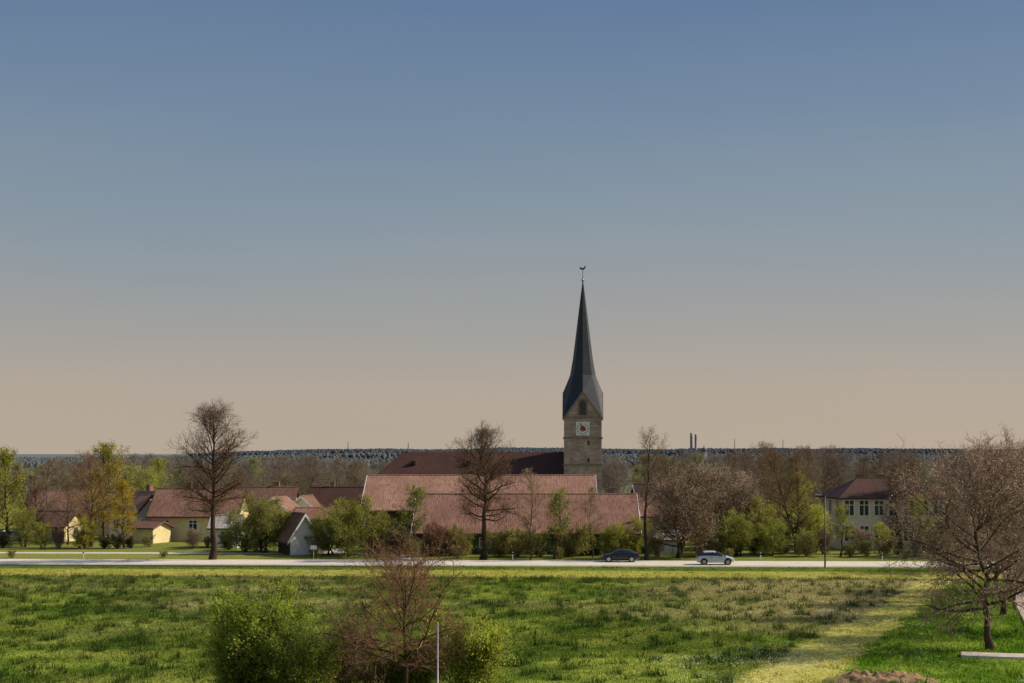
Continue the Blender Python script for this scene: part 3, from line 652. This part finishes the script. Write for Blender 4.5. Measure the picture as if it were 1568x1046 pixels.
xa=L0
V=[(xa,y0,-.3),(L1,y0,-.3),(L1,y1,-.3),(xa,y1,-.3),(xa,y0,ze),(L1,y0,ze),(L1,y1,ze),(xa,y1,ze),(L1,yc,zr_-.2)]
mk('nave_walls',V,[(0,1,5,4),(1,2,6,8,5),(2,3,7,6),(3,0,4,7)],BRK,parent=ch)
V=[(xa-.6,y0-.6,ze-.4),(L1,y0-.6,ze-.4),(L1,y1+.6,ze-.4),(xa-.6,y1+.6,ze-.4),(xa+hipx,yc,zr_),(L1,yc,zr_)]
mk('nave_roof',V,[(0,1,5,4),(2,3,4,5),(3,0,4)],MAR,parent=ch)
for i in range(7):
    arched('nave_window',xa+3+i*5.3,2.2,1.3,4,y0,GLS,ch,.06)
lathe('roof_turret',[(.12,zr_),(.08,zr_+1.6),(.03,zr_+2.2)],DMET,ch,6,(xa+hipx+1.2,yc,0))
for q in(8,20,28):
    box('roof_hatch',(xa+q,yc-4.0,zr_-2.35),(1.1,1.0,.8),MAR,ch)

# ---------------------------------------------------------------- cars
RUB=noise_mat('tyre_rubber',(.02,.02,.02),(.03,.03,.03),5,.8); RIM=noise_mat('alloy_rim',(.4,.4,.42),(.5,.5,.5),3,.35,metal=.7)
def paint(name,c,metal=.4):
    m,nt=newmat(name); o_=N(nt,'ShaderNodeOutputMaterial'); p=N(nt,'ShaderNodeBsdfPrincipled',Roughness=.3,Metallic=metal); p.inputs['Base Color'].default_value=(*c,1); p.inputs['Coat Weight'].default_value=.5
    nt.links.new(p.outputs[0],o_.inputs[0]); return m
LAMPR=paint('tail_lamp_red',(.35,.02,.02),0); LAMPW=paint('head_lamp',(.7,.7,.7),.2)
def car(name,x,y,dirn,st,pm,rz,z=.124):
    e=empty(name,(x,y,z),rz+(0 if dirn>0 else math.pi))
    V=[];Fc=[];M=[]
    n=14
    for (q,wb,zb,zbelt,wr,zr) in st:
        half=[(wb*.86,zb),(wb,zb+.14),(wb,zbelt*.72),(wb*.97,zbelt),(wr+.04,zr-.09),(wr*.88,zr-.02),(wr*.35,zr)]
        rg=[(q,-a,z_) for a,z_ in half]+[(q,a,z_) for a,z_ in reversed(half)]
        V+=rg
    for j in range(len(st)-1):
        q0=st[j];q1=st[j+1]
        gh=(q0[5]-q0[3]>.2) or (q1[5]-q1[3]>.2)
        both=(q0[5]-q0[3]>.2) and (q1[5]-q1[3]>.2)
        for i in range(n):
            Fc.append((j*n+i,(j+1)*n+i,(j+1)*n+(i+1)%n,j*n+(i+1)%n))
            g=0
            if i in(3,9) and gh: g=1
            if i in(4,5,6,7,8) and gh and (not both or abs(q0[5]-q1[5])>.11): g=1
            if i==13: g=2
            M.append(g)
    Fc.append(tuple(range(n)));M.append(0);Fc.append(tuple((len(st)-1)*n+i for i in reversed(range(n))));M.append(0)
    ob=mk('body',V,Fc,[pm,GLS,RUB],M,smooth=True,parent=e)
    ss=ob.modifiers.new('s','SUBSURF'); ss.levels=1; ss.render_levels=2
    for q in (-1.28,1.32):
        for s_ in(-1,1):
            lathe('wheel_arch',[(.39,-.012),(.39,.012)],RUB,e,20,(q,s_*.872,.36),False,'y')
            lathe('tyre',[(.24,-.11),(.31,-.11),(.325,-.07),(.325,.07),(.31,.11),(.24,.11)],RUB,e,20,(q,s_*.80,.325),True,'y')
            lathe('rim',[(.22,-.118),(.22,.118)],RIM,e,14,(q,s_*.80,.325),False,'y')
    boxes('pillars',[((-.35,s_*.79,1.18),(.09,.06,.5)) for s_ in(-1,1)],RUB,e)
    boxes('door_handles',[((q,s_*.895,.86),(.2,.03,.035)) for q in(-.55,.45) for s_ in(-1,1)],RUB,e)
    boxes('mirrors',[((.78,s_*.98,1.0),(.13,.16,.13)) for s_ in(-1,1)],pm,e)
    boxes('headlights',[((st[-2][0]-.06,s_*.62,.66),(.2,.26,.12)) for s_ in(-1,1)],LAMPW,e)
    boxes('tail_lights',[((st[1][0]+.0,s_*.70,.86),(.14,.2,.26)) for s_ in(-1,1)],LAMPR,e)
    return e
hatch=[(-2.08,.70,.36,.78,.58,.82),(-2.02,.82,.27,.93,.66,1.0),(-1.82,.86,.22,.98,.64,1.34),(-1.35,.88,.2,.99,.63,1.48),(-.6,.88,.2,.98,.63,1.53),(0,.88,.2,.97,.63,1.51),(.55,.88,.2,.96,.62,1.37),(1.15,.87,.2,.93,.68,.97),(1.65,.85,.22,.85,.68,.88),(1.98,.80,.25,.72,.6,.75),(2.12,.68,.33,.58,.5,.61)]
sedan=[(-2.2,.70,.36,.80,.58,.84),(-2.12,.82,.27,.93,.66,.97),(-1.75,.86,.22,.97,.66,1.10),(-1.25,.88,.2,.98,.62,1.36),(-.6,.88,.2,.98,.62,1.44),(0,.88,.2,.97,.62,1.43),(.5,.88,.2,.96,.61,1.32),(1.15,.87,.2,.91,.68,.95),(1.7,.85,.22,.84,.68,.87),(2.05,.80,.25,.72,.6,.75),(2.2,.68,.33,.58,.5,.61)]
xx_=X(1094,158); car('silver_hatchback_car',xx_,RY(xx_)-1.9,1,hatch,paint('silver_paint',(.62,.62,.64),.2),-.04)
xx_=X(949,162); car('dark_sedan_car',xx_,RY(xx_)+1.8,-1,sedan,paint('dark_blue_paint',(.012,.016,.028)),-.04)
car('parked_white_car',X(20,205),205,1,hatch,paint('white_car_paint',(.7,.7,.7),0),.3,0)

# ---------------------------------------------------------------- furniture
sl=empty('street_lamp',(X(1263.5,154),154,0),0)
lathe('pole',[(.11,-.2),(.10,1),(.055,7.9)],DMET,sl,10)
box('arm',(-.25,0,7.92),(.9,.07,.07),DMET,sl)
box('luminaire',(-.75,0,7.93),(.7,.26,.14),MET,sl,.04)
box('service_door',(0,-.105,.9),(.1,.02,.5),MET,sl)
mp_=empty('marker_pole',(X(670,66),66,0))
lathe('post',[(.04,-.3),(.04,4.3),(.02,4.34)],MET,mp_,10)
box('post_cap',(0,0,4.2),(.11,.11,.1),WHITE,mp_)
for u in(120,785,1162,1345):
    xx_=X(u,165); e=empty('delineator_post',(xx_,RY(xx_)+4.6,0))
    box('post',(0,0,.5),(.12,.10,1.0),WHITE,e,.02); box('black_band',(0,0,.82),(.13,.11,.2),RUB,e)
e=empty('road_sign',(X(481,168),167.5,0)); lathe('post',[(.035,-.2),(.035,1.6)],MET,e,8); box('panel',(0,-.05,1.35),(.75,.03,.45),WHITE,e,.01)

# ---------------------------------------------------------------- light & camera
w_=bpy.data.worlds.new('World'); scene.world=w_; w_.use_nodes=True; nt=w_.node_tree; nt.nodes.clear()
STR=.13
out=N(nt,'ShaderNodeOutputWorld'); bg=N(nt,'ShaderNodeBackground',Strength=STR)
sky=N(nt,'ShaderNodeTexSky'); sky.sky_type='NISHITA'; sky.sun_disc=False; sky.sun_elevation=EL; sky.sun_rotation=AZ; sky.air_density=1.0; sky.dust_density=1.5; sky.ozone_density=1.2
# hazy lower sky painted with an elevation ramp; upper sky kept brighter for fill
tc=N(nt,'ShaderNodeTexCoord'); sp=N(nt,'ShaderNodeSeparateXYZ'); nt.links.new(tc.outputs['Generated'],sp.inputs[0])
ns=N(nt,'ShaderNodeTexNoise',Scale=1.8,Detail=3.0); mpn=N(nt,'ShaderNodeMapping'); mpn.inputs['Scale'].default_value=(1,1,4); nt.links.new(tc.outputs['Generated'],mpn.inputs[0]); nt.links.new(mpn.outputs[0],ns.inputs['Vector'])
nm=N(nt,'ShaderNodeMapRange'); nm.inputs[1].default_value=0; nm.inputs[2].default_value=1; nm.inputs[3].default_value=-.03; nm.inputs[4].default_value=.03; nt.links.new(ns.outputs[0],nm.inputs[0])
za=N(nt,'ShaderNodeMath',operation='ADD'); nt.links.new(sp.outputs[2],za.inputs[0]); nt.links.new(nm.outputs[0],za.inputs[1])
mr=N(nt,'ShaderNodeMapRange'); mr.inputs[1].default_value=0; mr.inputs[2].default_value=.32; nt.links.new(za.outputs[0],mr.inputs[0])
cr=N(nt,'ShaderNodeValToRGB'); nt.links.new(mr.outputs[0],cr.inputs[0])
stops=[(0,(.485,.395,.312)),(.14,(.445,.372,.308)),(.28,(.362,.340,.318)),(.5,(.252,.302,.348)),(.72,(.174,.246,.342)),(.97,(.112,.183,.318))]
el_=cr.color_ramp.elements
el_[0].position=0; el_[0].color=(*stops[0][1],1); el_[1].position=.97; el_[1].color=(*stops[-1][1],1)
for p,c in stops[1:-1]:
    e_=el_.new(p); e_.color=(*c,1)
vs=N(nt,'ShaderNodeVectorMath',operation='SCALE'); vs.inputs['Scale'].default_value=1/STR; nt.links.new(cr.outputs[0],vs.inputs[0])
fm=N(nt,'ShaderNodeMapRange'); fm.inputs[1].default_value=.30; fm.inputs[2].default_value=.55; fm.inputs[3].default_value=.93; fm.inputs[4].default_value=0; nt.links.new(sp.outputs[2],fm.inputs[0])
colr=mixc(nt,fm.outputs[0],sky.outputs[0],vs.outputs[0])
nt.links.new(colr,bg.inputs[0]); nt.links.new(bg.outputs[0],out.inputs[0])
sd=bpy.data.lights.new('sun','SUN'); sd.energy=5; sd.angle=math.radians(.5); sd.color=(1,.88,.70)
so=bpy.data.objects.new('sun',sd); scene.collection.objects.link(so)
sv=Vector((math.cos(EL)*math.sin(AZ),math.cos(EL)*math.cos(AZ),math.sin(EL)))
so.rotation_euler=sv.to_track_quat('Z','Y').to_euler(); so.location=(60,100,80)
cd=bpy.data.cameras.new('camera'); cam=bpy.data.objects.new('camera',cd); scene.collection.objects.link(cam)
cam.location=(0,0,H); cam.rotation_euler=(math.pi/2,0,0); cd.lens=50; cd.sensor_width=36; cd.shift_y=177/1568; cd.clip_end=20000; cd.clip_start=.5
scene.camera=cam
scene.view_settings.view_transform='Standard'; scene.view_settings.look='None'; scene.view_settings.exposure=0
